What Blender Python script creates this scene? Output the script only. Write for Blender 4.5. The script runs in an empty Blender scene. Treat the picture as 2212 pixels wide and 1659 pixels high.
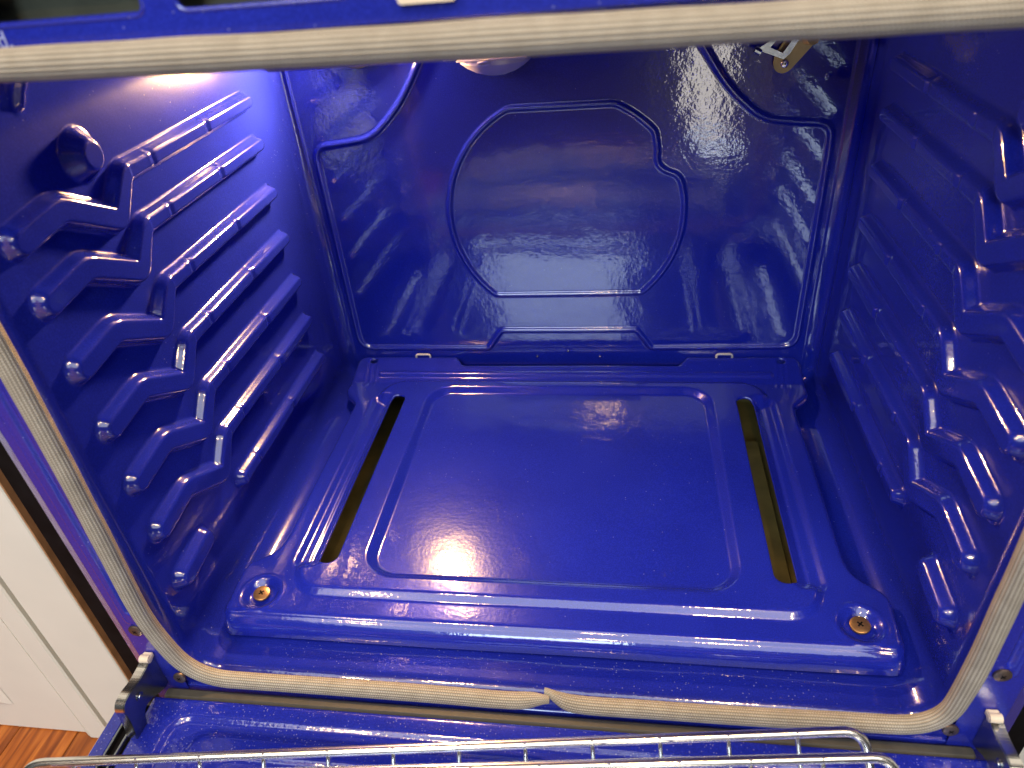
import bpy, math, random
import numpy as np
from mathutils import Vector, Matrix
from mathutils.geometry import tessellate_polygon
random.seed(7); rng = np.random.default_rng(7)
S = bpy.context.scene
C = S.collection

# ------------------------------------------------------------------ camera
cam_d = bpy.data.cameras.new('camera'); cam = bpy.data.objects.new('camera', cam_d); C.objects.link(cam)
cam.location = (0.0693, -0.3118, 0.5301)
cam.rotation_euler = (0.9696, 0.0821, 0.1282)
cam_d.sensor_width = 36.0; cam_d.lens = 36.0*1545.4/2211
cam_d.clip_start = 0.02; cam_d.clip_end = 50
cam_d.dof.use_dof = True; cam_d.dof.focus_distance = 0.70; cam_d.dof.aperture_fstop = 7.0
S.camera = cam
S.view_settings.view_transform = 'Standard'; S.view_settings.look = 'None'
S.view_settings.exposure = 0.35; S.view_settings.gamma = 1.0
S.cycles.max_bounces = 10; S.cycles.glossy_bounces = 6; S.cycles.diffuse_bounces = 4
S.cycles.sample_clamp_indirect = 6.0
S.cycles.caustics_reflective = False; S.cycles.caustics_refractive = False

# ------------------------------------------------------------------ room light
W = bpy.data.worlds.new('World'); S.world = W; W.use_nodes = True
bg = W.node_tree.nodes['Background']; bg.inputs[0].default_value = (0.86, 0.92, 1.0, 1); bg.inputs[1].default_value = 0.045

def area(name, loc, target, sx, sy, power, col, shape='RECTANGLE', spread=180):
    d = bpy.data.lights.new(name, 'AREA'); d.shape = shape; d.size = sx
    if shape == 'RECTANGLE': d.size_y = sy
    d.energy = power; d.color = col; d.spread = math.radians(spread)
    o = bpy.data.objects.new(name, d); C.objects.link(o); o.location = loc
    o.rotation_euler = (Vector(target)-Vector(loc)).to_track_quat('-Z', 'Y').to_euler()
    return o
COOL = (0.80, 0.90, 1.0); WARM = (1.0, 0.60, 0.27)
area('ceiling_panel', (0.1, -1.75, 2.15), (0.1, -1.75, 0), 3.0, 2.2, 54, (0.90, 0.95, 1.0))
area('window', (-0.36, -3.0, 1.68), (0.0, 0.2, 0.1), 0.92, 0.84, 35, (0.70, 0.85, 1.0))
area('cream_reflection_lamp', (0.42, -1.75, -0.02), (0.2, 0.4, 0.2), 0.13, 0.55, 1.3, (1.0, 0.93, 0.82))  # added lamp, only there to mirror as a cream patch in the back panel
area('cool_reflection_lamp', (0.40, -1.45, -0.40), (0.2, 0.4, 0.2), 0.13, 0.30, 0.8, COOL)  # unseen added lamp for the pale blue streak mirrored below that patch
for (x, y) in ((-0.03, -2.22), (-1.0, -1.2), (1.05, -1.1), (0.45, -0.75), (-0.55, -0.62)):
    area('downlight', (x, y, 2.10), (x, y, 0), 0.12, 0.12, 11.0, WARM, 'DISK')

# ------------------------------------------------------------------ helpers
def setprops(o, label=None, cat=None, group=None, kind=None):
    if label: o['label'] = label
    if cat: o['category'] = cat
    if group: o['group'] = group
    if kind: o['kind'] = kind
    return o
def thing(name, loc, label, cat, group=None):
    o = bpy.data.objects.new(name, None); C.objects.link(o); o.location = loc; o.empty_display_size = 0.05
    return setprops(o, label, cat, group)
def wloc(o):
    v = Vector((0, 0, 0))
    while o is not None:
        v = v + Vector(o.location) if o.type == 'EMPTY' else v
        o = o.parent
    return v
def link(o, parent):
    C.objects.link(o)
    if parent is not None:
        o.parent = parent
        if parent.type == 'EMPTY':
            o.matrix_parent_inverse = Matrix.Translation(-Vector(parent.location))
    return o
def mesh_obj(name, V, F, mat, parent=None, smooth=True, uv=None):
    """V (n,3), F (m,4) or list of polygons; world coordinates"""
    me = bpy.data.meshes.new(name)
    V = np.asarray(V, dtype=np.float64)
    if isinstance(F, np.ndarray):
        k = F.shape[1]; m = len(F)
        me.vertices.add(len(V)); me.vertices.foreach_set('co', V.ravel())
        me.loops.add(m*k); me.loops.foreach_set('vertex_index', F.ravel().astype(np.int32))
        me.polygons.add(m)
        me.polygons.foreach_set('loop_start', np.arange(0, m*k, k, dtype=np.int32))
        me.update(calc_edges=True)
    else:
        me.from_pydata([tuple(v) for v in V], [], F)
    me.polygons.foreach_set('use_smooth', np.full(len(me.polygons), smooth, dtype=bool))
    if uv is not None:
        l = me.uv_layers.new(name='UVMap'); idx = np.empty(len(me.loops), dtype=np.int32)
        me.loops.foreach_get('vertex_index', idx); l.data.foreach_set('uv', np.asarray(uv)[idx].ravel())
    for m_ in (mat if isinstance(mat, (list, tuple)) else [mat]): me.materials.append(m_)
    me.update()
    return link(bpy.data.objects.new(name, me), parent)
def sub(V, F, mask):
    f = F[mask]; u, inv = np.unique(f, return_inverse=True)
    return V[u], inv.reshape(f.shape)
def grid_faces(n, m):
    i, j = np.meshgrid(np.arange(n-1), np.arange(m-1), indexing='ij')
    a = (i*m+j).ravel(); return np.stack([a, a+m, a+m+1, a+1], 1)
def sstep(t):
    t = np.clip(t, 0, 1); return t*t*(3-2*t)
def lstep(t, k=0.22):
    t = np.clip(t, 0, 1); c = 2*k*(1-k)
    return np.where(t < k, t*t/c, np.where(t > 1-k, 1-(1-t)**2/c, (t-k/2)/(1-k)))
def dist_poly(px, py, pts, closed=False):
    d = np.full(px.shape, 1e9); n = len(pts)
    for i in range(n if closed else n-1):
        ax, ay = pts[i]; bx, by = pts[(i+1) % n]; vx, vy = bx-ax, by-ay; L = vx*vx+vy*vy
        if L < 1e-14: continue
        t = np.clip(((px-ax)*vx+(py-ay)*vy)/L, 0, 1)
        d = np.minimum(d, np.hypot(px-ax-t*vx, py-ay-t*vy))
    return d
def inside(px, py, pts):
    r = np.zeros(px.shape, bool); n = len(pts)
    for i in range(n):
        ax, ay = pts[i]; bx, by = pts[(i+1) % n]
        if ay == by: continue
        c = ((ay > py) != (by > py)) & (px < (bx-ax)*(py-ay)/(by-ay)+ax); r ^= c
    return r
def sdf(px, py, pts):
    d = dist_poly(px, py, pts, True); return np.where(inside(px, py, pts), d, -d)
def rbox(px, py, x0, x1, y0, y1, r):
    cx, cy = (x0+x1)/2, (y0+y1)/2; qx = np.abs(px-cx)-(x1-x0)/2+r; qy = np.abs(py-cy)-(y1-y0)/2+r
    return -(np.hypot(np.maximum(qx, 0), np.maximum(qy, 0))+np.minimum(np.maximum(qx, qy), 0)-r)
def round_poly(pts, rad, closed=True, n=7):
    out = []; N = len(pts)
    for i in range(N):
        if not closed and i in (0, N-1): out.append(tuple(pts[i])); continue
        p = np.array(pts[i], float); a = np.array(pts[i-1], float); b = np.array(pts[(i+1) % N], float)
        r = rad[i] if isinstance(rad, (list, tuple)) else rad
        la, lb = np.linalg.norm(a-p), np.linalg.norm(b-p)
        s = min(r, la*0.49, lb*0.49)
        if s < 1e-6: out.append(tuple(p)); continue
        A = p+(a-p)/la*s; B = p+(b-p)/lb*s
        for t in np.linspace(0, 1, n): out.append(tuple((1-t)**2*A+2*t*(1-t)*p+t*t*B))
    return out
def tube_arr(path, r, seg=10, closed=False, caps=True):
    P = np.array(path, float); n = len(P)
    T = np.zeros_like(P)
    for i in range(n):
        a = P[i-1] if (i > 0 or closed) else P[i]; b = P[(i+1) % n] if (i < n-1 or closed) else P[i]
        T[i] = (b-a)/max(np.linalg.norm(b-a), 1e-9)
    N = np.zeros_like(P); ref = np.array([0, 0, 1.0]) if abs(T[0][2]) < .9 else np.array([1.0, 0, 0])
    N[0] = ref-T[0]*(ref@T[0]); N[0] /= np.linalg.norm(N[0])
    for i in range(1, n):
        v = N[i-1]-T[i]*(N[i-1]@T[i]); N[i] = v/np.linalg.norm(v)
    B = np.cross(T, N); a = np.arange(seg)*2*math.pi/seg
    rr = np.full(n, r) if np.isscalar(r) else np.array(r)
    V = P[:, None, :]+rr[:, None, None]*(np.cos(a)[None, :, None]*N[:, None, :]+np.sin(a)[None, :, None]*B[:, None, :])
    V = V.reshape(-1, 3); F = []
    for i in range(n if closed else n-1):
        for j in range(seg):
            i2 = (i+1) % n; j2 = (j+1) % seg
            F.append((i*seg+j, i2*seg+j, i2*seg+j2, i*seg+j2))
    if caps and not closed:
        F.append(tuple(range(seg-1, -1, -1))); F.append(tuple((n-1)*seg+j for j in range(seg)))
    return V, F
class MB:
    def __init__(s): s.V = []; s.F = []; s.M = []
    def add(s, V, F, m=0):
        o = len(s.V); s.V += [tuple(v) for v in V]; s.F += [tuple(i+o for i in f) for f in F]; s.M += [m]*len(F)
    def box(s, x0, x1, y0, y1, z0, z1, m=0, b=0.0):
        if b <= 0:
            V = [(x, y, z) for x in (x0, x1) for y in (y0, y1) for z in (z0, z1)]
            s.add(V, [(0, 1, 3, 2), (4, 6, 7, 5), (0, 4, 5, 1), (2, 3, 7, 6), (0, 2, 6, 4), (1, 5, 7, 3)], m); return
        V = []
        for i, x in enumerate((x0, x1)):
            for j, y in enumerate((y0, y1)):
                for k, z in enumerate((z0, z1)):
                    sx, sy, sz = (b if i == 0 else -b), (b if j == 0 else -b), (b if k == 0 else -b)
                    V += [(x+sx, y+sy, z), (x+sx, y, z+sz), (x, y+sy, z+sz)]
        def q(i, j, k, a): return (i*4+j*2+k)*3+a
        F = []
        for k in (0, 1): F.append([q(0, 0, k, 0), q(1, 0, k, 0), q(1, 1, k, 0), q(0, 1, k, 0)])
        for j in (0, 1): F.append([q(0, j, 0, 1), q(1, j, 0, 1), q(1, j, 1, 1), q(0, j, 1, 1)])
        for i in (0, 1): F.append([q(i, 0, 0, 2), q(i, 1, 0, 2), q(i, 1, 1, 2), q(i, 0, 1, 2)])
        for i in (0, 1):
            for j in (0, 1): F.append([q(i, j, 0, 1), q(i, j, 1, 1), q(i, j, 1, 2), q(i, j, 0, 2)])
        for i in (0, 1):
            for k in (0, 1): F.append([q(i, 0, k, 0), q(i, 1, k, 0), q(i, 1, k, 2), q(i, 0, k, 2)])
        for j in (0, 1):
            for k in (0, 1): F.append([q(0, j, k, 0), q(1, j, k, 0), q(1, j, k, 1), q(0, j, k, 1)])
        for i in (0, 1):
            for j in (0, 1):
                for k in (0, 1): F.append([q(i, j, k, 0), q(i, j, k, 1), q(i, j, k, 2)])
        s.add(V, F, m)
    def tube(s, path, r, seg=10, m=0, closed=False): s.add(*tube_arr(path, r, seg, closed), m)
    def prism(s, pts, axis, a, b, m=0, holes=()):
        """extrude polygon (2D pts) along axis from a to b; optional holes"""
        loops = [list(pts)]+[list(h) for h in holes]; flat = [p for l in loops for p in l]
        def P(p, w): return (w, p[0], p[1]) if axis == 0 else ((p[0], w, p[1]) if axis == 1 else (p[0], p[1], w))
        n = len(flat); V = [P(p, a) for p in flat]+[P(p, b) for p in flat]; F = []
        for t in tessellate_polygon([[Vector((p[0], p[1], 0)) for p in l] for l in loops]):
            F.append(tuple(t)); F.append(tuple(i+n for i in reversed(t)))
        o = 0
        for l in loops:
            k = len(l)
            for i in range(k): F.append((o+i, o+(i+1) % k, n+o+(i+1) % k, n+o+i))
            o += k
        s.add(V, F, m)
    def lathe(s, prof, o, ax, seg=24, m=0):
        """prof list of (r,h) about axis ax from o"""
        ax = np.array(ax, float); ax /= np.linalg.norm(ax)
        u = np.cross(ax, (0, 0, 1.0) if abs(ax[2]) < .9 else (1.0, 0, 0)); u /= np.linalg.norm(u); v = np.cross(ax, u)
        V = []; F = []; o = np.array(o, float)
        for (r, h) in prof:
            for j in range(seg):
                t = 2*math.pi*j/seg; V.append(o+ax*h+r*(math.cos(t)*u+math.sin(t)*v))
        for i in range(len(prof)-1):
            for j in range(seg):
                j2 = (j+1) % seg; F.append((i*seg+j, i*seg+j2, (i+1)*seg+j2, (i+1)*seg+j))
        F.append(tuple(range(seg-1, -1, -1))); F.append(tuple((len(prof)-1)*seg+j for j in range(seg)))
        s.add(V, F, m)
    def build(s, name, mat, parent=None, smooth=False):
        o = mesh_obj(name, s.V, s.F, mat, parent, smooth)
        if len(set(s.M)) > 1: o.data.polygons.foreach_set('material_index', np.array(s.M, dtype=np.int32))
        if smooth:
            try:
                o.data.set_sharp_from_angle(angle=math.radians(40))
            except Exception: pass
        return o

# ------------------------------------------------------------------ materials
def new_mat(name):
    m = bpy.data.materials.new(name); m.use_nodes = True
    nt = m.node_tree; b = nt.nodes['Principled BSDF']; return m, nt, b
def N(nt, t, **kw):
    n = nt.nodes.new(t)
    for k, v in kw.items():
        if k.startswith('i_'):
            key = k[2:]; key = int(key) if key.isdigit() else key.replace('_', ' ')
            n.inputs[key].default_value = v
        else: setattr(n, k, v)
    return n
def ramp(nt, stops):
    r = nt.nodes.new('ShaderNodeValToRGB'); e = r.color_ramp.elements
    e[0].position, e[0].color = stops[0]; e[1].position, e[1].color = stops[1]
    for p, c in stops[2:]:
        k = e.new(p); k.color = c
    return r
def enamel(name, dust=0.25, peel=0.35, crough=0.014, base=(0.0098, 0.0190, 0.33)):
    m, nt, b = new_mat(name); L = nt.links.new
    co = N(nt, 'ShaderNodeTexCoord')
    # slow tone drift of the fired glaze
    n1 = N(nt, 'ShaderNodeTexNoise', i_Scale=9.0, i_Detail=3.0); L(co.outputs['Object'], n1.inputs['Vector'])
    r1 = ramp(nt, [(0.3, (base[0]*0.85, base[1]*0.85, base[2]*0.9, 1)), (0.7, (base[0]*1.15, base[1]*1.15, base[2]*1.08, 1))])
    L(n1.outputs['Fac'], r1.inputs['Fac'])
    # pale flecks in the glaze and lint on it
    vo = N(nt, 'ShaderNodeTexVoronoi', i_Scale=420.0); L(co.outputs['Object'], vo.inputs['Vector'])
    rv = ramp(nt, [(0.10, (1, 1, 1, 1)), (0.26, (0, 0, 0, 1))]); L(vo.outputs['Distance'], rv.inputs['Fac'])
    sep = N(nt, 'ShaderNodeSeparateColor'); L(vo.outputs['Color'], sep.inputs[0])
    gt = N(nt, 'ShaderNodeMath', operation='GREATER_THAN'); gt.inputs[1].default_value = 1-0.30*dust; L(sep.outputs[0], gt.inputs[0])
    mu = N(nt, 'ShaderNodeMath', operation='MULTIPLY'); L(rv.outputs['Color'], mu.inputs[0]); L(gt.outputs[0], mu.inputs[1])
    mu2 = N(nt, 'ShaderNodeMath', operation='MULTIPLY'); mu2.inputs[1].default_value = 0.36; L(mu.outputs[0], mu2.inputs[0])
    # fine sparkle speckle
    n3 = N(nt, 'ShaderNodeTexNoise', i_Scale=900.0, i_Detail=1.0); L(co.outputs['Object'], n3.inputs['Vector'])
    r3 = ramp(nt, [(0.42, (0.9, 0.9, 0.9, 1)), (0.75, (1.35, 1.35, 1.3, 1))]); L(n3.outputs['Fac'], r3.inputs['Fac'])
    mm = N(nt, 'ShaderNodeMix', data_type='RGBA', blend_type='MULTIPLY'); mm.inputs['Factor'].default_value = 1.0
    L(r1.outputs['Color'], mm.inputs['A']); L(r3.outputs['Color'], mm.inputs['B'])
    mx = N(nt, 'ShaderNodeMix', data_type='RGBA'); L(mu2.outputs[0], mx.inputs['Factor']); L(mm.outputs['Result'], mx.inputs['A'])
    mx.inputs['B'].default_value = (0.45, 0.50, 0.75, 1); L(mx.outputs['Result'], b.inputs['Base Color'])
    b.inputs['Roughness'].default_value = 0.21; b.inputs['Specular IOR Level'].default_value = 0.22
    b.inputs['Coat Weight'].default_value = 1.0; b.inputs['Coat Roughness'].default_value = crough; b.inputs['Coat IOR'].default_value = 1.62
    # orange peel
    n2 = N(nt, 'ShaderNodeTexNoise', i_Scale=260.0, i_Detail=2.0); L(co.outputs['Object'], n2.inputs['Vector'])
    n4 = N(nt, 'ShaderNodeTexNoise', i_Scale=45.0, i_Detail=1.0); L(co.outputs['Object'], n4.inputs['Vector'])
    ad = N(nt, 'ShaderNodeMath', operation='MULTIPLY_ADD'); ad.inputs[1].default_value = 2.2
    L(n4.outputs['Fac'], ad.inputs[0]); L(n2.outputs['Fac'], ad.inputs[2])
    bp = N(nt, 'ShaderNodeBump', i_Strength=peel, i_Distance=0.00030); L(ad.outputs[0], bp.inputs['Height'])
    L(bp.outputs['Normal'], b.inputs['Coat Normal']); L(bp.outputs['Normal'], b.inputs['Normal'])
    return m
def plain(name, col, rough=0.5, metal=0.0, noise=0.15, nscale=60, bump=0.0, bscale=300, coat=0.0):
    m, nt, b = new_mat(name); L = nt.links.new; co = N(nt, 'ShaderNodeTexCoord')
    n = N(nt, 'ShaderNodeTexNoise', i_Scale=nscale, i_Detail=4.0); L(co.outputs['Object'], n.inputs['Vector'])
    r = ramp(nt, [(0.3, tuple(c*(1-noise) for c in col)+(1,)), (0.7, tuple(min(1, c*(1+noise)) for c in col)+(1,))])
    L(n.outputs['Fac'], r.inputs['Fac']); L(r.outputs['Color'], b.inputs['Base Color'])
    b.inputs['Roughness'].default_value = rough; b.inputs['Metallic'].default_value = metal; b.inputs['Coat Weight'].default_value = coat
    if bump:
        n2 = N(nt, 'ShaderNodeTexNoise', i_Scale=bscale, i_Detail=2.0); L(co.outputs['Object'], n2.inputs['Vector'])
        bp = N(nt, 'ShaderNodeBump', i_Strength=bump, i_Distance=0.0004); L(n2.outputs['Fac'], bp.inputs['Height']); L(bp.outputs['Normal'], b.inputs['Normal'])
    return m
M_wall = enamel('cobalt_enamel_wall', dust=0.06, peel=0.24)
M_back = enamel('cobalt_enamel_back', dust=0.03, peel=0.30)
M_pan = enamel('cobalt_enamel_pan', dust=0.05, peel=0.34)
M_floor = enamel('cobalt_enamel_floor', dust=0.9, peel=0.40)
M_door = enamel('cobalt_enamel_door', dust=1.7, peel=0.5)
M_frame = enamel('cobalt_enamel_frame', dust=0.15, peel=0.5, crough=0.22)
M_chrome = plain('chrome_wire', (0.95, 0.92, 0.84), 0.20, 1.0, 0.06, 90)
M_zinc = plain('zinc_plate', (0.30, 0.33, 0.36), 0.25, 1.0, 0.2, 40, 0.15, 200)
M_silver = plain('bright_steel', (0.82, 0.78, 0.74), 0.25, 1.0, 0.08, 30)
M_brass = plain('brass_plate', (0.42, 0.33, 0.14), 0.45, 0.6, 0.12, 80)
M_olive = plain('aluminised_steel', (0.20, 0.16, 0.05), 0.4, 0.25, 0.25, 30)
M_screw = plain('bronze_screw', (0.40, 0.26, 0.12), 0.35, 0.9, 0.15, 400)
M_screwd = plain('dark_screw', (0.16, 0.13, 0.11), 0.4, 0.8, 0.2, 400)
M_dark = plain('black_trim_and_shade', (0.006, 0.006, 0.007), 0.6, 0.0, 0.3, 60); M_dark.node_tree.nodes['Principled BSDF'].inputs['Specular IOR Level'].default_value = 0.08
M_grey = plain('dark_grey_panel', (0.09, 0.09, 0.085), 0.35, 0.4, 0.2, 60)
M_cream = plain('cream_clip', (0.66, 0.60, 0.48), 0.45, 0.0, 0.1, 80)
M_strip = plain('grey_strip', (0.050, 0.054, 0.046), 0.55, 0.1, 0.12, 120)
M_white = plain('white_cabinet_paint', (0.70, 0.735, 0.69), 0.42, 0.0, 0.03, 12, 0.06, 120)
M_brown = plain('brown_cabinet_side', (0.36, 0.20, 0.10), 0.55, 0.0, 0.2, 50)
M_text = plain('pale_print', (0.30, 0.36, 0.62), 0.5, 0.0, 0.1, 200)
M_vent = plain('vent_liner', (0.10, 0.10, 0.065), 0.6, 0.2, 0.3, 40)

def gasket_mat():
    m, nt, b = new_mat('woven_glass_gasket'); L = nt.links.new
    uv = N(nt, 'ShaderNodeUVMap'); uv.uv_map = 'UVMap'
    sep = N(nt, 'ShaderNodeSeparateXYZ'); L(uv.outputs[0], sep.inputs[0])
    # u = metres along, v = turns around: stitches alternate row to row
    mv = N(nt, 'ShaderNodeMath', operation='MULTIPLY'); mv.inputs[1].default_value = 20.0; L(sep.outputs['Y'], mv.inputs[0])
    mu = N(nt, 'ShaderNodeMath', operation='MULTIPLY'); mu.inputs[1].default_value = 520.0; L(sep.outputs['X'], mu.inputs[0])
    fl = N(nt, 'ShaderNodeMath', operation='FLOOR'); L(mv.outputs[0], fl.inputs[0])
    hf = N(nt, 'ShaderNodeMath', operation='MULTIPLY_ADD'); hf.inputs[1].default_value = 0.5; L(fl.outputs[0], hf.inputs[0]); L(mu.outputs[0], hf.inputs[2])
    fr = N(nt, 'ShaderNodeMath', operation='FRACT'); L(hf.outputs[0], fr.inputs[0])
    pp = N(nt, 'ShaderNodeMath', operation='PINGPONG'); pp.inputs[1].default_value = 0.5; L(fr.outputs[0], pp.inputs[0])
    fv = N(nt, 'ShaderNodeMath', operation='FRACT'); L(mv.outputs[0], fv.inputs[0])
    pv = N(nt, 'ShaderNodeMath', operation='PINGPONG'); pv.inputs[1].default_value = 0.5; L(fv.outputs[0], pv.inputs[0])
    ad = N(nt, 'ShaderNodeMath', operation='ADD'); L(pp.outputs[0], ad.inputs[0]); L(pv.outputs[0], ad.inputs[1])
    r = ramp(nt, [(0.10, (0.10, 0.08, 0.055, 1)), (0.55, (0.345, 0.338, 0.282, 1)), (0.95, (0.46, 0.455, 0.385, 1))]); L(ad.outputs[0], r.inputs['Fac'])
    co = N(nt, 'ShaderNodeTexCoord'); n = N(nt, 'ShaderNodeTexNoise', i_Scale=70.0, i_Detail=3.0); L(co.outputs['Object'], n.inputs['Vector'])
    r2 = ramp(nt, [(0.3, (0.86, 0.85, 0.83, 1)), (0.7, (1.08, 1.08, 1.08, 1))]); L(n.outputs['Fac'], r2.inputs['Fac'])
    mx = N(nt, 'ShaderNodeMix', data_type='RGBA', blend_type='MULTIPLY'); mx.inputs['Factor'].default_value = 1
    L(r.outputs['Color'], mx.inputs['A']); L(r2.outputs['Color'], mx.inputs['B']); L(mx.outputs['Result'], b.inputs['Base Color'])
    bp = N(nt, 'ShaderNodeBump', i_Strength=0.7, i_Distance=0.0006); L(ad.outputs[0], bp.inputs['Height']); L(bp.outputs['Normal'], b.inputs['Normal'])
    b.inputs['Roughness'].default_value = 0.75
    return m
M_gasket = gasket_mat()
def wood_mat():
    m, nt, b = new_mat('oak_floor'); L = nt.links.new; co = N(nt, 'ShaderNodeTexCoord')
    oi = N(nt, 'ShaderNodeObjectInfo')
    mp = N(nt, 'ShaderNodeMapping'); mp.inputs['Scale'].default_value = (1, 0.06, 1); L(co.outputs['Object'], mp.inputs['Vector'])
    L(oi.outputs['Random'], N(nt, 'ShaderNodeMath', operation='MULTIPLY').inputs[0])
    n = N(nt, 'ShaderNodeTexNoise', i_Scale=120.0, i_Detail=5.0, i_Distortion=0.6); L(mp.outputs[0], n.inputs['Vector'])
    r = ramp(nt, [(0.30, (0.13, 0.030, 0.005, 1)), (0.50, (0.32, 0.090, 0.013, 1)), (0.72, (0.50, 0.175, 0.030, 1))]); L(n.outputs['Fac'], r.inputs['Fac'])
    hs = N(nt, 'ShaderNodeHueSaturation'); L(r.outputs['Color'], hs.inputs['Color'])
    mr = N(nt, 'ShaderNodeMapRange'); mr.inputs['To Min'].default_value = 0.8; mr.inputs['To Max'].default_value = 1.15
    L(oi.outputs['Random'], mr.inputs['Value']); L(mr.outputs['Result'], hs.inputs['Value']); L(hs.outputs['Color'], b.inputs['Base Color'])
    bp = N(nt, 'ShaderNodeBump', i_Strength=0.25, i_Distance=0.0008); L(n.outputs['Fac'], bp.inputs['Height']); L(bp.outputs['Normal'], b.inputs['Normal'])
    b.inputs['Roughness'].default_value = 0.32
    return m
M_wood = wood_mat()
def emit_mat(name, col, s):
    m, nt, b = new_mat(name); b.inputs['Emission Color'].default_value = col+(1,); b.inputs['Emission Strength'].default_value = s
    b.inputs['Base Color'].default_value = (0.8, 0.7, 0.5, 1); return m
M_bulb = emit_mat('lit_halogen_bulb', (1.0, 0.55, 0.22), 1750.0)

# ------------------------------------------------------------------ setting
FZ = -0.302
fl = mesh_obj('floor', [(-3, -4, FZ-0.006), (3, -4, FZ-0.006), (3, 2, FZ-0.006), (-3, 2, FZ-0.006)], np.array([[0, 1, 2, 3]]), plain('subfloor', (0.05, 0.03, 0.015), 0.8))
setprops(fl, 'orange brown oak plank floor under the cabinet and oven door', None, None, 'structure')
pw = 0.083
for k in range(18):
    x = -1.36+k*pw
    mb = MB(); mb.box(x+0.0006, x+pw-0.0006, -1.4, 0.7, FZ-0.006+0.0002, FZ, 0, 0.0012)
    mb.build('plank', M_wood, fl)

# ------------------------------------------------------------------ the oven
D = 0.494; WX = 0.3125; ZF = -0.022; ZC = 0.475; YF = 0.025
oven = thing('oven', (0, 0.25, FZ), 'cobalt blue enamelled oven with its door open and lamp lit', 'oven')

ZROWS = [0.3787, 0.3358, 0.2837, 0.2309, 0.1771, 0.1247, 0.0672]
def rib_paths():
    out = []
    for i, z in enumerate(ZROWS):
        if i < 6: p = [(0.404, z), (0.186, z), (0.163, z-0.0255), (0.1585, z-0.0262), (0.110, z+0.0005), (0.0675, z-0.005)]
        else: p = [(0.410, z), (0.189, z-0.001)]
        out.append(('rib', round_poly(p, [0, .006, .004, .004, .007, 0][:len(p)], closed=False, n=5)))
    out.append(('short', [(0.1035, 0.0665), (0.0655, 0.0625)]))
    return out
def wall_sheet(sg, name):
    rf, rc = 0.030, 0.045
    # profile: list of (x, z, nx, nz, v)
    prof = []
    for x in np.linspace(0.20, WX-rc, 12)[:-1]: prof.append((x, ZC, 0, -1, 0.43+rc*math.pi/2+(WX-rc-x)))
    for a in np.linspace(0, math.pi/2, 26)[:-1]: prof.append((WX-rc+rc*math.sin(a), ZC-rc+rc*math.cos(a), -math.sin(a), -math.cos(a), 0.43+rc*(math.pi/2-a)))
    for z in np.linspace(0.43, ZF+rf, 330)[:-1]: prof.append((WX, z, -1, 0, z))
    for a in np.linspace(0, math.pi/2, 26): prof.append((WX-rf+rf*math.cos(a), ZF+rf-rf*math.sin(a), -math.cos(a), math.sin(a), ZF+rf-rf*a))
    for x in np.linspace(WX-rf, 0.245, 12)[1:]: prof.append((x, ZF, 0, 1, ZF+rf-rf*math.pi/2-(WX-rf-x)))
    P = np.array(prof); ys = np.concatenate([np.linspace(YF, 0.046, 30)[:-1], np.linspace(0.046, D-0.016, 330)[:-1], np.linspace(D-0.016, D, 14)])
    V, Y = np.meshgrid(P[:, 4], ys, indexing='ij'); n, m = V.shape
    h = np.zeros_like(V); ids = np.zeros(V.shape, int)
    paths = rib_paths()
    for k, (kind, pts) in enumerate(paths):
        d = dist_poly(Y, V, pts); w, sl, H = 0.0039+0.0026*sstep((0.205-Y)/0.05), 0.0068, 0.0092
        if kind == 'short': w, sl, H = 0.0062, 0.0075, 0.0105
        t = 1-(d-w)/sl; hh = H*lstep(t, 0.40)
        if kind == 'rib':
            for y0 in (0.313, 0.221):
                hh = hh*(1-0.12*np.exp(-((Y-y0)/0.0030)**2))
            hh = hh*(1+0.06*sstep((Y-0.313)/0.006)-0.06*sstep((0.218-Y)/0.004)*(Y > 0.19))
        h = np.maximum(h, hh); ids[d < w+sl+0.0035] = k+1
    # round boss and the short rib that comes down from the ceiling
    db = np.hypot((Y-0.154), (V-0.402)*1.0); h = np.maximum(h, 0.0125*sstep(1-(db-0.0085)/0.0125)); ids[db < 0.0245] = 20
    ds = dist_poly(Y, V, [(0.117, 0.447), (0.117, 0.515)]); h = np.maximum(h, 0.0045*sstep(1-(ds-0.0005)/0.006)); ids[ds < 0.0125] = 21
    # shallow ripple of pressed steel
    h += 0.0004*np.sin(Y*19+V*7)*np.sin(V*23-Y*5)
    r = 0.013; q = np.clip(Y-(D-r), 0, r); h += r-np.sqrt(np.maximum(r*r-q*q, 0))
    r = 0.0165; q = np.clip((YF+r)-Y, 0, r*0.999); h -= r-np.sqrt(r*r-q*q)
    X = P[:, 0][:, None]+h*P[:, 2][:, None]; Z = P[:, 1][:, None]+h*P[:, 3][:, None]
    VV = np.stack([sg*X, Y, Z], -1).reshape(-1, 3); F = grid_faces(n, m)
    if sg > 0: F = F[:, ::-1].copy()
    fid = ids.ravel()[F]; fid = np.where((fid == fid[:, :1]).all(1), fid[:, 0], 0)
    w = mesh_obj(name, *sub(VV, F, fid == 0), M_wall, oven)
    for k in range(1, len(paths)+1):
        o = mesh_obj('rack_support' if paths[k-1][0] == 'rib' else 'rack_stop', *sub(VV, F, fid == k), M_wall, w)
    mesh_obj('boss', *sub(VV, F, fid == 20), M_wall, w)
    mesh_obj('upper_stub', *sub(VV, F, fid == 21), M_wall, w)
    return w
wall_l = wall_sheet(-1, 'side_wall'); wall_r = wall_sheet(1, 'side_wall')
wall_l['label'] = 'left blue side wall with pressed zigzag rack supports, lit by the lamp'
wall_r['label'] = 'right blue side wall with pressed zigzag rack supports, in shade'

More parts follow.
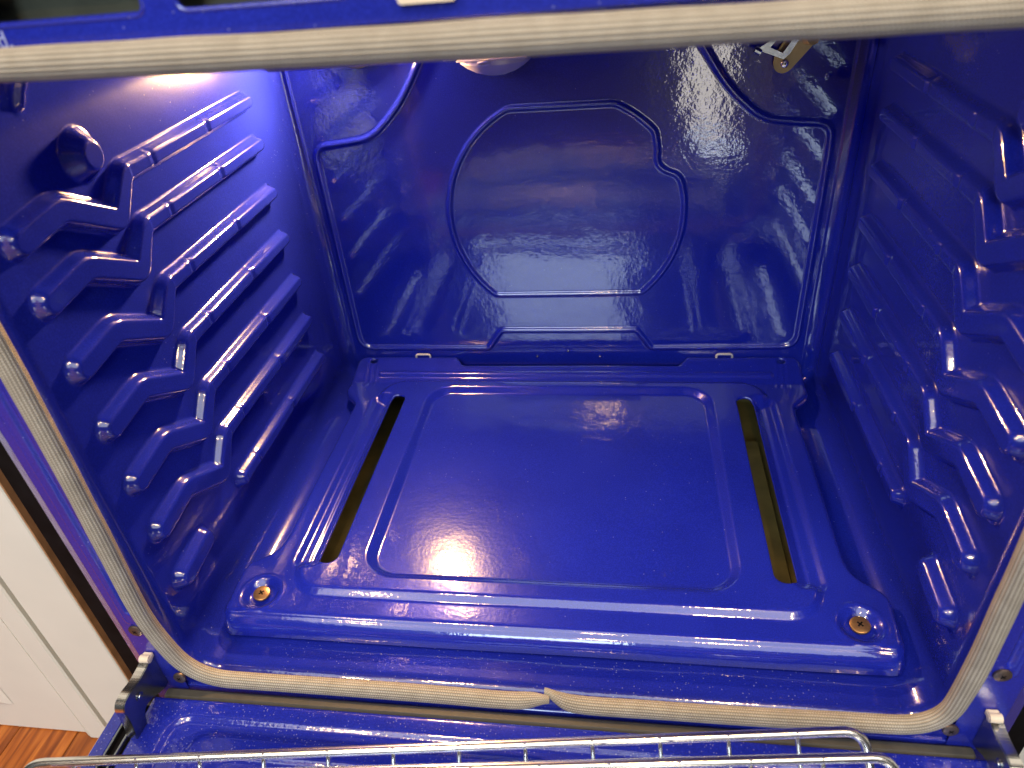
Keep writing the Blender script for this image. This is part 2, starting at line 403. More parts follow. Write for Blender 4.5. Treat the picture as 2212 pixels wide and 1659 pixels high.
# ceiling of the cavity
xs = np.linspace(-0.20, 0.20, 60); ys = np.linspace(YF, D, 60); Xg, Yg = np.meshgrid(xs, ys, indexing='ij')
r = 0.0165; q = np.clip((YF+r)-Yg, 0, r*0.999); Zg = ZC+(r-np.sqrt(r*r-q*q))
mesh_obj('cavity_ceiling', np.stack([Xg, Yg, Zg], -1).reshape(-1, 3), grid_faces(60, 60), M_wall, oven)

# front strip of the cavity floor
xs = np.linspace(-0.245, 0.245, 120); ys = np.concatenate([np.linspace(YF, 0.045, 40)[:-1], np.linspace(0.045, 0.12, 20)]); Xg, Yg = np.meshgrid(xs, ys, indexing='ij')
q = np.clip((YF+r)-Yg, 0, r*0.999); Zg = ZF-(r-np.sqrt(r*r-q*q))+0.0003*np.sin(Xg*31)*np.sin(Yg*60)
mesh_obj('cavity_floor', np.stack([Xg, Yg, Zg], -1).reshape(-1, 3), grid_faces(len(xs), len(ys)), M_floor, oven)

# back panel with pressed beads
def back_panel():
    xs = np.linspace(-0.2995, 0.2995, 440); zs = np.linspace(ZF-0.003, ZC+0.01, 366)
    X, Z = np.meshgrid(xs, zs, indexing='ij')
    half = [(0.095, 0.49), (0.142, 0.398), (0.178, 0.345), (0.216, 0.3125), (0.250, 0.3085), (0.2865, 0.305), (0.2868, 0.270), (0.2868, 0.0305), (0.107, 0.0295), (0.0885, 0.0573)]
    rim = half+[(-x, z) for x, z in reversed(half)]
    rad = [0, .03, .03, .03, .02, .016, 0, .02, .004, .005]; rad = rad+rad[::-1]
    rim = round_poly(rim, rad, closed=False, n=9)
    cx, cz, R = 0.002, 0.2125, 0.1375
    circ = []
    def arc(a0, a1, n):
        for a in np.linspace(a0, a1, n): circ.append((cx+R*math.cos(a), cz+R*math.sin(a)))
    at = math.asin((0.337-cz)/R); ab = math.asin((0.1095-cz)/R)
    arc(ab, 0.26, 24)
    circ += [(0.1325, 0.2520), (0.1285, 0.2570), (0.1155, 0.2620), (0.1085, 0.2685), (0.1062, 0.2760), (0.1070, 0.2850), (0.1050, 0.2980)]
    arc(0.74, at, 12); arc(math.pi-at, math.pi-ab, 50)
    cp = np.array(circ+[circ[0]]); cl = np.concatenate([[0], np.cumsum(np.linalg.norm(np.diff(cp, axis=0), axis=1))]); cs = np.arange(0, cl[-1], 0.0022)
    cq = np.stack([np.interp(cs, cl, cp[:, 0]), np.interp(cs, cl, cp[:, 1])], 1); kk = np.exp(-np.linspace(-2, 2, 7)**2); kk /= kk.sum()
    cq = sum(kk[i]*np.roll(cq, i-3, axis=0) for i in range(7)); circ = [tuple(p) for p in cq]
    d1 = dist_poly(X, Z, rim); d2 = dist_poly(X, Z, circ, True)
    h = 0.0030*lstep(1-(d1-0.0009)/0.0036, .3); h = np.maximum(h, 0.0024*lstep(1-(d2-0.0007)/0.0032, .3))
    # plateau inside the rim stands 1.5 mm proud, edge flange curls at the corner seam
    e = 0.2995-np.abs(X); h += 0.0018*sstep(1-e/0.0028)
    for px, pz in ((-0.0425, 0.016), (-0.001, 0.0245), (0.0405, 0.016)):
        h += 0.0012*np.exp(-((X-px)**2+(Z-pz)**2)/(0.0014**2))
    for px, pz in ((-0.243, 0.37), (0.2745, 0.352), (-0.262, 0.43)):
        h += 0.0009*np.exp(-((X-px)**2+(Z-pz)**2)/(0.0016**2))
    h += 0.0005*np.sin(X*17+1)*np.sin(Z*21+0.4)
    return mesh_obj('back_panel', np.stack([X, D-h, Z], -1).reshape(-1, 3), grid_faces(*X.shape), M_back, oven)
back = back_panel()
for s in (-1, 1):   # bent wire tabs that hold the pan
    mb = MB(); x0 = s*0.1995
    pth = round_poly([(x0-0.0098, D-0.0035, 0.0145), (x0-0.0098, D-0.0035, 0.0215), (x0+0.0098, D-0.0035, 0.0215), (x0+0.0098, D-0.0035, 0.0145)], 0.004, False, 5)
    mb.tube(pth, 0.0014, 8); mb.build('wire_tab', M_cream, back, True)

for x_, z_ in ((-0.0425, 0.0165), (-0.001, 0.0250), (0.0405, 0.0165)):
    mb = MB(); mb.lathe([(0.0017, -0.001), (0.0016, 0.0004), (0.0011, 0.0011), (0.0002, 0.0014)], (x_, D-0.0006, z_), (0, -1, 0), 14); mb.build('pin', M_zinc, back, True)

# bottom pan -------------------------------------------------------------
def bottom_pan():
    half = [(0.0, 0.0710), (0.2970, 0.0710), (0.3005, 0.130), (0.2750, 0.1500), (0.2715, 0.170), (0.2725, 0.403), (0.2945, 0.4270), (0.2915, 0.4930), (0.1520, 0.4930), (0.1420, 0.4790), (0.0, 0.4790)]
    rad = [0, .011, .012, .010, .012, .008, .010, .014, .003, .003, 0]
    pts = half+[(-x, y) for x, y in reversed(half[1:-1])]; rads = rad+list(reversed(rad[1:-1]))
    out = round_poly(pts, rads, True, 9)
    xs = np.linspace(-0.303, 0.303, 474); ys = np.linspace(0.068, 0.495, 336); X, Y = np.meshgrid(xs, ys, indexing='ij')
    def hole_d(X, Y): return rbox(np.abs(X), Y, 0.2045, 0.2255, 0.1315, 0.4130, 0.0102)
    def holes2(X, Y): return 0.0045-np.hypot((np.abs(X)-0.2680)*0.8, Y-0.4835)
    def dist(X, Y): return np.minimum(np.minimum(sdf(X, Y, out), -hole_d(X, Y)), -holes2(X, Y))
    d = dist(X, Y); st = xs[1]-xs[0]
    F = grid_faces(*X.shape); keep = (d.ravel()[F] > -0.8*st).all(1); F = F[keep]
    # snap the outside verts to the outline
    e = 1e-4; gx = (dist(X+e, Y)-dist(X-e, Y))/(2*e); gy = (dist(X, Y+e)-dist(X, Y-e))/(2*e); g = np.maximum(np.hypot(gx, gy), 0.3)
    E_ = np.concatenate([F[:, [0, 1]], F[:, [1, 2]], F[:, [2, 3]], F[:, [3, 0]]]); u_, i_, c_ = np.unique(np.sort(E_, 1), axis=0, return_inverse=True, return_counts=True)
    isb = np.zeros(X.size, bool); isb[E_[c_[i_.ravel()] == 1].ravel()] = True
    bad = (d < 0) | isb.reshape(X.shape); X = np.where(bad, X-d*gx/g**2, X); Y = np.where(bad, Y-d*gy/g**2, Y)
    do = np.maximum(sdf(X, Y, out), 0)
    A = np.abs(X)
    z = np.full(X.shape, 0.0045)
    z += 0.0052*lstep((rbox(X, Y, -0.246, 0.246, 0.094, 0.452, 0.036))/0.010)
    z -= 0.0068*lstep((rbox(X, Y, -0.179, 0.179, 0.1165, 0.4345, 0.036))/0.0115)
    st_ = rbox(A, Y, 0.2160, 0.2530, 0.124, 0.4205, 0.016)
    z -= 0.0135*lstep(st_/0.023, 0.18)*(A > 0.2150)
    # back flange: bead and gentle rise
    z += 0.0125*np.clip((Y-0.447)/0.042, 0, 1.1)
    z += 0.0028*sstep(1-(dist_poly(X, Y, [(-0.252, 0.4610), (0.252, 0.4610)])-0.0014)/0.0040)
    for s in (-1, 1):
        for k in range(3):
            x0 = s*(0.262+0.007*k); z += 0.0007*sstep(1-(dist_poly(X, Y, [(x0, 0.478), (x0-s*0.004, 0.440)]))/0.0022)
        dd = np.hypot(X-s*0.2675, Y-0.0965); z -= 0.0058*sstep(1-(dd-0.0105)/0.0085)
        z += 0.0007*sstep(1-np.abs(dd-0.0205)/0.003)
    rr = np.where(Y < 0.092, 0.0065, 0.0055); q = np.clip(rr-do, 0, rr*np.where(Y < 0.092, 0.88, 0.9995))
    z -= (rr-np.sqrt(rr*rr-q*q))
    z += 0.0004*np.sin(X*23+0.6)*np.sin(Y*29)
    V = np.stack([X, Y, z], -1).reshape(-1, 3)
    V, F = sub(V, F, np.ones(len(F), bool))
    # skirt
    E = np.concatenate([F[:, [0, 1]], F[:, [1, 2]], F[:, [2, 3]], F[:, [3, 0]]]); key = np.sort(E, 1)
    u, inv, cnt = np.unique(key, axis=0, return_inverse=True, return_counts=True); B = E[cnt[inv.ravel()] == 1]
    bv = np.unique(B); vy = V[bv, 1]; edge_out = np.abs(sdf(V[bv, 0], V[bv, 1], out)) < 0.002
    front = edge_out & (vy < 0.125)
    k = np.where(front, sstep((0.125-vy)/0.03), 0)
    drop = 0.003+0.0150*k
    bx_, by_ = V[bv, 0], V[bv, 1]
    ox = -(sdf(bx_+e, by_, out)-sdf(bx_-e, by_, out))/(2*e); oy = -(sdf(bx_, by_+e, out)-sdf(bx_, by_-e, out))/(2*e)
    n0 = len(V); nb = V[bv].copy(); nb[:, 2] -= drop*0.92; nb[:, 0] += ox*0.0075*k*0.5; nb[:, 1] += oy*0.0085*k
    nb2 = V[bv].copy(); nb2[:, 2] -= drop; nb2[:, 0] += ox*0.0065*k*0.5; nb2[:, 1] += oy*0.0070*k
    V = np.concatenate([V, nb, nb2]); mp = np.zeros(n0, int); mp[bv] = np.arange(len(bv))
    a, b = B[:, 0], B[:, 1]
    Q1 = np.stack([b, a, n0+mp[a], n0+mp[b]], 1); Q2 = np.stack([n0+mp[b], n0+mp[a], n0+len(bv)+mp[a], n0+len(bv)+mp[b]], 1)
    return mesh_obj('bottom_pan', V, np.concatenate([F, Q1, Q2]), M_pan, oven)
pan = bottom_pan()
def screw(loc, ax, r, mat, parent, name='screw'):
    mb = MB(); ax = Vector(ax).normalized()
    mb.lathe([(r*0.45, -0.006), (r*0.45, 0), (r*0.97, 0.0002), (r, 0.0010), (r*0.96, 0.0019), (r*0.82, 0.0024), (r*0.3, 0.0027), (0.0003, 0.0027)], loc, ax, 28)
    u = ax.orthogonal().normalized(); v = ax.cross(u)
    for (p, q) in ((u, v), (v, u)):  # proud black bars colour in the shade of the cross recess
        c = Vector(loc)+ax*0.0026
        vs = [c+p*(a*r*0.34)+q*(b*r*0.085)+ax*h for h in (0, 0.00025) for a, b in ((-1, -1), (1, -1), (1, 1), (-1, 1))]
        mb.add(vs, [(4, 5, 6, 7), (0, 1, 5, 4), (1, 2, 6, 5), (2, 3, 7, 6), (3, 0, 4, 7)], 1)
    return mb.build(name, [mat, M_dark], parent, True)
screw((-0.2675, 0.0965, 0.0020), (0.10, -0.10, 1), 0.0080, M_screw, pan)
screw((0.2675, 0.0965, 0.0020), (-0.08, -0.08, 1), 0.0084, M_screw, pan)

# burner box seen through the slots
mb = MB(); mb.box(-0.262, 0.262, 0.085, 0.488, -0.052, -0.050); mb.box(-0.262, -0.2595, 0.085, 0.488, -0.050, -0.024); mb.box(0.2595, 0.262, 0.085, 0.488, -0.050, -0.024)
mb.box(-0.2595, 0.2595, 0.4855, 0.488, -0.050, -0.0); mb.box(-0.2595, 0.2595, 0.085, 0.0875, -0.050, -0.0245)
bx = mb.build('burner_box', M_olive, oven)
for s in (-1, 1):
    mb = MB(); mb.prism([(s*0.190, -0.050), (s*0.236, -0.050), (s*0.231, -0.036), (s*0.195, -0.036)], 1, 0.12, 0.385); mb.box(s*0.212-0.004, s*0.212+0.004, 0.386, 0.394, -0.050, -0.030)
    mb.build('burner_tube', M_olive, bx)

# oven lamp on the back wall, top left
lamp = MB(); lamp.lathe([(0.030, 0), (0.030, 0.004), (0.027, 0.006), (0.021, 0.006), (0.0195, 0.0035), (0.0005, 0.0035)], (-0.214, D-0.002, 0.418), (0, -1, 0), 32)
lamp_o = lamp.build('oven_lamp', M_brass, oven, True)
b_ = MB(); b_.lathe([(0.0185, 0.0037), (0.0180, 0.0070), (0.0150, 0.0105), (0.0085, 0.0130), (0.0004, 0.0138)], (-0.214, D-0.002, 0.418), (0, -1, 0), 28)
b_.build('bulb', M_bulb, lamp_o, True)
# broil burner under the ceiling
mb = MB(); mb.box(-0.15, 0.15, 0.13, 0.36, 0.452, ZC+0.01, 0, 0.004); br = mb.build('broil_burner', M_silver, oven)
# bright deflector that hangs at the top of the back wall
mb = MB(); V = []; F = []
prof = [(0.0370, 0.3912), (0.0374, 0.3865), (0.0310, 0.3815), (0.0220, 0.3768), (0.0110, 0.3735), (0.0005, 0.3726)]
sg = 30
for (rx, z) in prof:
    for j in range(sg+1):
        a = math.pi+math.pi*j/sg; V.append((-0.0640+rx*math.cos(a), D-0.0030+0.62*rx*math.sin(a), z))
for i in range(len(prof)-1):
    for j in range(sg): F.append((i*(sg+1)+j, i*(sg+1)+j+1, (i+1)*(sg+1)+j+1, (i+1)*(sg+1)+j))
mb.add(V, F)
mb.box(-0.101, -0.0268, D-0.027, D-0.0015, 0.3913, 0.3930, 0, 0.0006); mb.box(-0.116, -0.103, D-0.022, D-0.0015, 0.3925, 0.3950, 0, 0.0006)
mb.tube(round_poly([(-0.080, D-0.027, 0.3895), (-0.070, D-0.029, 0.3910), (-0.064, D-0.028, 0.3885), (-0.074, D-0.026, 0.3865)], 0.004, True, 5), 0.0012, 8, 0, True)
mb.build('deflector', plain('satin_cream_metal', (0.86, 0.80, 0.74), 0.32, 0.15, 0.08, 30), oven, True)
# igniter bracket: brass plate, steel cage, screw
mb = MB()
bp = [(0.2285, 0.392), (0.2185, 0.375), (0.2178, 0.3665), (0.2215, 0.3600), (0.2280, 0.3575), (0.2345, 0.3600), (0.2545, 0.3835), (0.2575, 0.395), (0.255, 0.41), (0.235, 0.41)]
mb.prism(round_poly(bp, 0.004, True, 5), 1, D-0.0055, D-0.0040)
ig = mb.build('igniter_bracket', M_brass, oven)
mb = MB(); mb.tube([(0.248, D-0.006, 0.389), (0.248, D-0.030, 0.393)], 0.0055, 16); mb.build('igniter_stem', M_brass, ig, True)
mb = MB()
mb.prism([(0.1990, 0.3835), (0.2260, 0.3730), (0.2310, 0.3775), (0.2385, 0.3905), (0.235, 0.395), (0.2150, 0.3925)], 1, D-0.014, D-0.0125, 0, [[(0.2120, 0.3845), (0.2245, 0.3788), (0.2320, 0.3900), (0.2170, 0.3905)]])
mb.tube([(0.197, D-0.016, 0.3835), (0.203, D-0.016, 0.3805)], 0.0030, 10)
mb.build('igniter_cage', M_zinc, ig)
screw((0.2290, D-0.0055, 0.3672), (0, -1, 0.1), 0.0040, M_silver, ig)

# front frame ------------------------------------------------------------
def stile(sg):
    xs = np.linspace(0.3190, 0.3620, 48); zs = np.linspace(-0.046, 0.56, 430); X, Z = np.meshgrid(xs, zs, indexing='ij')
    y = np.full(X.shape, 0.0225)+np.clip(X-0.3500, 0, 1)*0.45
    gd = dist_poly(X, Z, [(0.3355, 0.064), (0.3325, 0.30), (0.332, 0.60)])
    y += 0.0024*sstep(1-(gd-0.0008)/0.0026)
    y -= 0.0006*sstep(1-np.abs(rbox(X, Z, 0.3, 0.3425, 0.0505, 0.7, 0.004))/0.0012)
    V = np.stack([sg*X, y, Z], -1).reshape(-1, 3); F = grid_faces(*X.shape)
    return mesh_obj('frame_stile', V, F, M_frame, oven)
st_l = stile(-1); st_r = stile(1)
screw((-0.3375, 0.0225, 0.0415), (0, -1, 0), 0.0062, M_screwd, st_l); screw((0.3330, 0.0225, 0.0535), (0, -1, 0), 0.0062, M_screwd, st_r)
def rrect(x0, x1, z0, z1, r): return round_poly([(x0, z0), (x1, z0), (x1, z1), (x0, z1)], r, True, 6)
mb = MB()
outer = [(-0.3235, 0.4885), (0.3235, 0.4885), (0.3235, 0.56), (-0.3235, 0.56)]
holes = [rrect(-0.2240, -0.1420, 0.4985, 0.520, 0.006), rrect(-0.1265, -0.045, 0.4990, 0.520, 0.006), rrect(0.045, 0.1265, 0.4990, 0.520, 0.006), rrect(0.142, 0.224, 0.4985, 0.520, 0.006)]
mb.prism(outer, 1, 0.0215, 0.0245, 0, holes)
hd = mb.build('frame_header', M_frame, oven)
for h in holes:   # pressed lips of the vents, liner behind
    hx = [p[0] for p in h]; mb = MB(); mb.tube([(p[0], 0.0222, p[1]) for p in h], 0.0013, 8, 0, True)
    mb.build('vent_lip', M_frame, hd, True)
mb = MB(); mb.box(-0.25, 0.25, 0.045, 0.047, 0.49, 0.54); mb.build('vent_liner', M_vent, hd)
mb = MB(); mb.prism(rrect(-0.0250, 0.0002, 0.4952, 0.510, 0.002), 1, 0.0185, 0.0213); mb.build('latch_strike', M_cream, hd)
# printed letters on the header
cu = bpy.data.curves.new('printed_text', 'FONT'); cu.body = 'd.'; cu.size = 0.0105; cu.extrude = 0.00005; cu.align_x = 'RIGHT'
t_ = bpy.data.objects.new('tmp', cu); C.objects.link(t_); dg = bpy.context.evaluated_depsgraph_get()
tm = bpy.data.meshes.new_from_object(t_.evaluated_get(dg)); bpy.data.objects.remove(t_)
for v in tm.vertices: v.co = Vector((v.co.x-0.2132, 0.0213-v.co.z, v.co.y+0.4897))
tm.materials.clear(); tm.materials.append(M_text)
to = link(bpy.data.objects.new('printed_text', tm), hd); to['label'] = 'pale printed letter d and full stop'
def opening(r0, o):
    pts = []
    for cx, cz, r, a0 in ((WX-0.030, ZF+0.030, 0.030, -90), (WX-0.045, ZC-0.045, 0.045, 0), (-WX+0.045, ZC-0.045, 0.045, 90), (-WX+0.030, ZF+0.030, 0.030, 180)):
        for k in range(9):
            a = math.radians(a0+90*k/8); pts.append((cx+(r+o)*math.cos(a), cz+(r+o)*math.sin(a)))
    return pts
mb = MB(); mb.prism([(-0.350, -0.046), (0.350, -0.046), (0.350, 0.500), (-0.350, 0.500)], 1, 0.0255, 0.0270, 0, [opening(0, 0.0150)])
mb.build('frame_flange', M_frame, oven)
# bottom rail under the gasket
mb = MB(); mb.box(-0.3575, 0.3575, 0.0238, 0.0262, -0.1800, -0.0374, 0, 0.0006)
rl = mb.build('frame_rail', M_frame, oven)
for (x, z) in ((-0.3165, -0.0175), (0.3140, -0.0120)): screw((x, 0.0185, z), (0, -1, 0.1), 0.0058, M_screwd, rl)
for k in range(2):   # black side trim between oven and cabinets
    s = (-1, 1)[k]; mb = MB(); x0, x1 = s*0.356, s*(0.4225 if s < 0 else 0.4100)
    mb.box(min(x0, x1), max(x0, x1), 0.062, 0.066, -0.28, 0.58, 0, 0.001); tr = mb.build('side_trim', M_dark, oven)
    mb = MB(); mb.box(s*0.388-0.004, s*0.388+0.004, 0.0585, 0.0622, 0.012, 0.045, 0, 0.001); mb.build('trim_clip', M_vent, tr)
# body shell behind
mb = MB()
for s in (-1, 1): mb.box(min(s*0.357, s*0.3585), max(s*0.357, s*0.3585), 0.030, 0.56, -0.29, 0.58)
mb.box(-0.357, 0.357, 0.545, 0.548, -0.29, 0.58); mb.box(-0.357, 0.357, 0.068, 0.545, 0.575, 0.58)
mb.build('body_shell', M_dark, oven)

# gasket -----------------------------------------------------------------
def gasket():
    ctr = [(0.0085, -0.0055), (0.150, -0.0055), (0.303, -0.0005), (0.3085, 0.066), (0.3070, 0.20), (0.3065, 0.4790), (0.0, 0.4805), (-0.3015, 0.4850), (-0.3025, 0.346), (-0.3045, 0.247), (-0.3085, 0.157), (-0.3135, 0.066), (-0.296, -0.0065), (-0.140, -0.0055), (0.0150, -0.0062)]
    rad = [0, .05, .046, .05, .05, .03, .2, .03, .06, .06, .06, .05, .048, .06, 0]
    p = round_poly(ctr, rad, False, 24)
    # resample
    P = np.array(p); L = np.concatenate([[0], np.cumsum(np.linalg.norm(np.diff(P, axis=0), axis=1))])
    n = int(L[-1]/0.0022); s = np.linspace(0, L[-1], n); Q = np.stack([np.interp(s, L, P[:, 0]), np.interp(s, L, P[:, 1])], 1)
    k = np.exp(-np.linspace(-2, 2, 9)**2); k /= k.sum()
    Qp = np.pad(Q, ((4, 4), (0, 0)), 'edge'); Q = np.stack([np.convolve(Qp[:, i], k, 'valid') for i in (0, 1)], 1)
    T = np.gradient(Q, axis=0); T /= np.linalg.norm(T, axis=1)[:, None]; Nn = np.stack([-T[:, 1], T[:, 0]], 1)
    # the two ends rise and tuck into each other at the joint
    e0 = s; e1 = L[-1]-s
    lift = 0.0090*np.exp(-(e0/0.016)**2)+0.0085*np.exp(-(e1/0.016)**2)
    sag = -0.0008*(np.exp(-((e0-0.045)/0.03)**2)+np.exp(-((e1-0.05)/0.03)**2))
    wid = 1-0.55*np.exp(-(e0/0.013)**2)-0.55*np.exp(-(e1/0.013)**2)
    back = 0.0035*np.exp(-(e0/0.01)**2)-0.0025*np.exp(-(e1/0.012)**2)
    seg = 120; a = np.arange(seg)*2*math.pi/seg; ribs = 1+0.030*np.abs(np.cos(a*10))
    rx, ry = 0.0074, 0.0064
    wob = 1+0.025*np.sin(s*38)+0.02*np.sin(s*91+1)
    V = np.zeros((n, seg, 3))
    ca = np.cos(a)*ribs*rx; sa = np.sin(a)*ribs*ry
    V[:, :, 0] = Q[:, 0][:, None]+Nn[:, 0][:, None]*ca[None]*(wid*wob)[:, None]
    V[:, :, 2] = Q[:, 1][:, None]+Nn[:, 1][:, None]*ca[None]*(wid*wob)[:, None]+(lift+sag)[:, None]
    V[:, :, 1] = 0.0125+back[:, None]+sa[None]*wid[:, None]
    i, j = np.meshgrid(np.arange(n-1), np.arange(seg), indexing='ij'); j2 = (j+1) % seg
    F = np.stack([i*seg+j, i*seg+j2, (i+1)*seg+j2, (i+1)*seg+j], -1).reshape(-1, 4)
    uv = np.stack([np.repeat(s, seg), np.tile(a/(2*math.pi), n)], 1)
    return mesh_obj('door_gasket', V.reshape(-1, 3), F, M_gasket, oven, True, uv)
gasket()

# door -------------------------------------------------------------------
RZ = Matrix.Rotation(math.radians(0.1), 4, 'Z')
def rotz(o): o.data.transform(RZ); return o
DZ = -0.036
mb = MB(); mb.box(-0.3790, 0.3790, -0.47, 0.010, DZ-0.040, DZ-0.006, 0, 0.003)
door = rotz(mb.build('oven_door', M_grey, oven)); door['label'] = 'open oven door lying level, cobalt blue inner face'
for s in (-1, 1):
    mb = MB(); a, b = s*0.3590, s*0.3735; mb.box(min(a, b), max(a, b), -0.465, 0.006, DZ-0.0055, DZ, 0, 0.0015); rotz(mb.build('door_edge', M_door, door))
    mb = MB(); a, b = s*0.3465, s*0.3585; mb.box(min(a, b), max(a, b), -0.30, 0.0035, DZ-0.0058, DZ-0.0045)
    rotz(mb.build('hinge_slot', M_dark, door))
    mb = MB()
    for xx in (0.3475, 0.3570): mb.box(min(s*xx, s*xx+s*0.0022), max(s*xx, s*xx+s*0.0022), -0.30, 0.0030, DZ-0.0044, DZ+0.0008, 0, 0.0004)
    rotz(mb.build('slot_trim', M_zinc, door))
xs = np.linspace(-0.3455, 0.3455, 330); ys = np.linspace(-0.465, 0.0115, 230); X, Y = np.meshgrid(xs, ys, indexing='ij')
z = np.full(X.shape, DZ)
dd = rbox(X, Y, -0.3455, 0.3455, -0.465, 0.0115, 0.004); q = np.clip(0.004-dd, 0, 0.00399); z -= 0.004-np.sqrt(0.004**2-q*q)
z -= 0.0030*sstep(rbox(X, Y, -0.318, 0.318, -0.44, -0.0040, 0.02)/0.006)
z += 0.0022*sstep(rbox(X, Y, -0.293, 0.293, -0.42, -0.0155, 0.02)/0.006)
z -= 0.0030*sstep(rbox(X, Y, -0.268, 0.268, -0.40, -0.0320, 0.02)/0.008)
rotz(mesh_obj('inner_panel', np.stack([X, Y, z], -1).reshape(-1, 3), grid_faces(*X.shape), M_door, door))
mb = MB(); mb.box(-0.338, 0.338, 0.0120, 0.0215, DZ-0.012, DZ-0.0025, 0, 0.0018); rotz(mb.build('hinge_strip', M_strip, door))
# hinge arms: bent zinc channels between frame and door
for s in (-1, 1):
    X0 = 0.337
    dy = 0.0 if s < 0 else 0.004
    poly = [(0.0220, 0.008), (0.0220, -0.0345), (0.0117, -0.0315), (0.0017, -0.0245), (-0.0099, -0.0215), (-0.016, -0.037), (-0.030, -0.037), (-0.0262, -0.016), (-0.0262, -0.001), (-0.0225, 0.0042), (-0.0140, 0.0056), (-0.002, 0.0032), (0.012, 0.0040)]
    poly = round_poly([(min(0.022, a+dy), b) for a, b in poly], [.002, .004, .006, .006, .008, .002, .002, .010, .006, .005, .006, .006, .004], True, 6)
    mb = MB(); mb.prism(poly, 0, s*X0-0.0008, s*X0+0.0008)
    ha = mb.build('hinge_arm', M_zinc, oven)
    # turned rim of the channel
    i0 = poly.index(min(poly, key=lambda p: (p[0]+0.030-dy)**2+(p[1]+0.037)**2)); rim = poly[i0:]
    mb = MB(); V = []; F = []
    for (y, zz) in rim:
        for w in (0.0006, 0.0085): V.append((s*(X0+w), y, zz))
        for w in (0.0085, 0.0006): V.append((s*(X0+w), y+0.0008, zz-0.0012))
    for k in range(len(rim)-1):
        for j in range(4): F.append((k*4+j, k*4+(j+1) % 4, (k+1)*4+(j+1) % 4, (k+1)*4+j))
    mb.add(V, F); mb.build('channel_rim', M_chrome, ha, False)
    mb = MB(); mb.lathe([(0.0038, 0), (0.0038, 0.0008), (0.0026, 0.0011), (0.0024, 0.0018), (0.0012, 0.0022)], (s*(X0-0.0008), -0.008, -0.0075), (-s, 0, 0), 20); mb.build('rivet', M_zinc, ha, True)
    mb = MB(); mb.box(min(s*0.3335, s*0.3425), max(s*0.3335, s*0.3425), 0.0140, 0.0222, 0.0070, 0.0120, 0, 0.001); mb.tube([(s*0.334, 0.0165, 0.0095), (s*0.3425, 0.0165, 0.0095)], 0.0036, 12)
    mb.build('hinge_hook', M_cream, ha, True)

# ------------------------------------------------------------------ racks on the open door
DROP = 0.0600
def make_rack(A, B, tpos, dz, label, x0):
    """A,B: ends of the raised back rail (left,right)"""
    A = Vector(A); B = Vector(B); u = (B-A).normalized(); v = Vector((u.y, -u.x, 0)).normalized()   # v toward the viewer
    if v.y > 0: v = -v
    root = thing('oven_rack', ((A+B)/2+v*0.2)-Vector((0, 0, DROP+0.004)), label, 'oven rack', 'chrome oven racks lying on the open door')
    zt = A.z; zl = zt-DROP; run = 0.060; depth = 0.40
    def pt(c, f, h): return tuple(c+v*f+Vector((0, 0, h)))
    path = round_poly([pt(A, depth, -DROP), pt(A, run, -DROP), pt(A, 0, 0), pt(B, 0, 0), pt(B, run, -DROP), pt(B, depth, -DROP)], [0, .03, .016, .016, .03, 0], True, 9)
    mb = MB(); mb.tube(path, 0.0035, 14, 0, True); mb.build('frame', M_chrome, root, True)
    L = (B-A).length
    me = None
    for t in tpos:
        c = A+u*(t*L)
        if me is None:
            pth = round_poly([pt(c, 0.000, 0.0030), pt(c, 0.003, -0.0018), pt(c, run-0.002, -DROP-0.0025), pt(c, depth, -DROP-0.0025)], [0, .002, .03, 0], False, 7)
            mb = MB(); mb.tube(pth, 0.0017, 10); o = mb.build('wire', M_chrome, root, True); me = o; c0 = c
        else:
            o = me.copy(); C.objects.link(o); o.location = Vector(me.location)+(c-c0)
    return root

L1 = 0.610; SP = 0.04760
A1 = (-0.368, -0.0872, 0.0285); B1 = (0.238, -0.0130, 0.030)
make_rack(A1, B1, [(0.0397+0.0476*k)/L1 for k in range(12)], 0, 'farther chrome wire oven rack on the open door, its whole back rail in view', 0)
B2 = Vector((0.2500, -0.0345, 0.0375)); A2 = B2-Vector((0.9938, 0.1115, 0)).normalized()*L1
make_rack(tuple(A2), tuple(B2), [(L1-0.0475-0.0472*k)/L1 for k in range(12)], 0, 'nearer chrome wire oven rack lying on the other rack, left end of its rail hidden', 0)

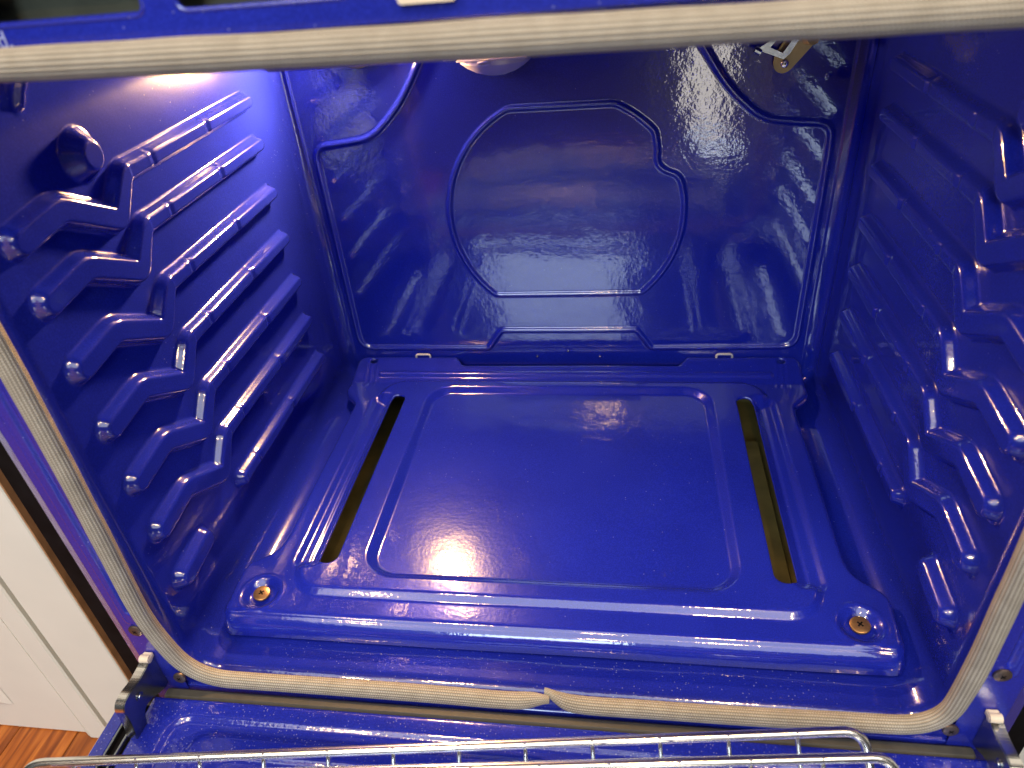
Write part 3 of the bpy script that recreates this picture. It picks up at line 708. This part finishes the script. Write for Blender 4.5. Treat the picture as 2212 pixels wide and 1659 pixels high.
# ------------------------------------------------------------------ cabinets beside the oven
def cabinet(sg, x0, label):
    X1 = x0+0.62
    root = thing('kitchen_cabinet', (sg*(x0+X1)/2, 0.35, FZ), label, 'cabinet', 'white kitchen cabinets beside the oven')
    def bx(mb, a, b, *r): mb.box(min(sg*a, sg*b), max(sg*a, sg*b), *r)
    mb = MB(); bx(mb, x0+0.0012, X1, 0.122, 0.66, FZ+0.001, 0.59); mb.build('carcass', M_dark, root)  # carcass coloured black to put shade in the gap beside the door
    mb = MB(); bx(mb, x0-0.0006, x0+0.0010, 0.1015, 0.66, FZ+0.001, 0.59); mb.build('side_panel', M_brown, root)
    mb = MB(); bx(mb, x0+0.0012, x0+0.0700, 0.100, 0.1215, FZ+0.001, 0.59, 0, 0.0012); mb.build('face_frame', M_white, root)
    # door with a bevelled frame and a raised centre
    d0 = x0+0.0755; dr = MB(); bx(dr, d0, d0+0.0300, 0.098, 0.1205, FZ+0.002, 0.58, 0, 0.002)
    do = dr.build('door', M_white, root); do['label'] = 'white door with raised centre panel'
    pr = [(d0+0.0300, 0.0985), (d0+0.0335, 0.1010), (d0+0.0350, 0.1010), (d0+0.0385, 0.1045), (d0+0.0410, 0.1045), (d0+0.0410, 0.1200), (d0+0.0300, 0.1200)]
    mb = MB(); mb.prism([(sg*a, b) for a, b in pr], 2, FZ+0.002, 0.58); mb.build('moulding', M_white, do)
    mb = MB(); bx(mb, d0+0.0412, X1-0.02, 0.1050, 0.1200, FZ+0.002, 0.58); mb.build('recessed_panel', M_white, do)
    mb = MB(); xa, xb = d0+0.117, X1-0.09; za, zb = FZ+0.054, 0.50; V = []
    for (e, y) in ((0, 0.1045), (0.014, 0.0985)):
        V += [(sg*(xa+e), y, za+e), (sg*(xb-e), y, za+e), (sg*(xb-e), y, zb-e), (sg*(xa+e), y, zb-e)]
    mb.add(V, [(4, 5, 6, 7), (0, 1, 5, 4), (1, 2, 6, 5), (2, 3, 7, 6), (3, 0, 4, 7)]); mb.build('centre_panel', M_white, do)
    return root
cabinet(-1, 0.4830, 'white painted kitchen cabinet with a panelled door, left of the oven')
cabinet(1, 0.4380, 'white painted kitchen cabinet, only a small corner in view right of the oven')
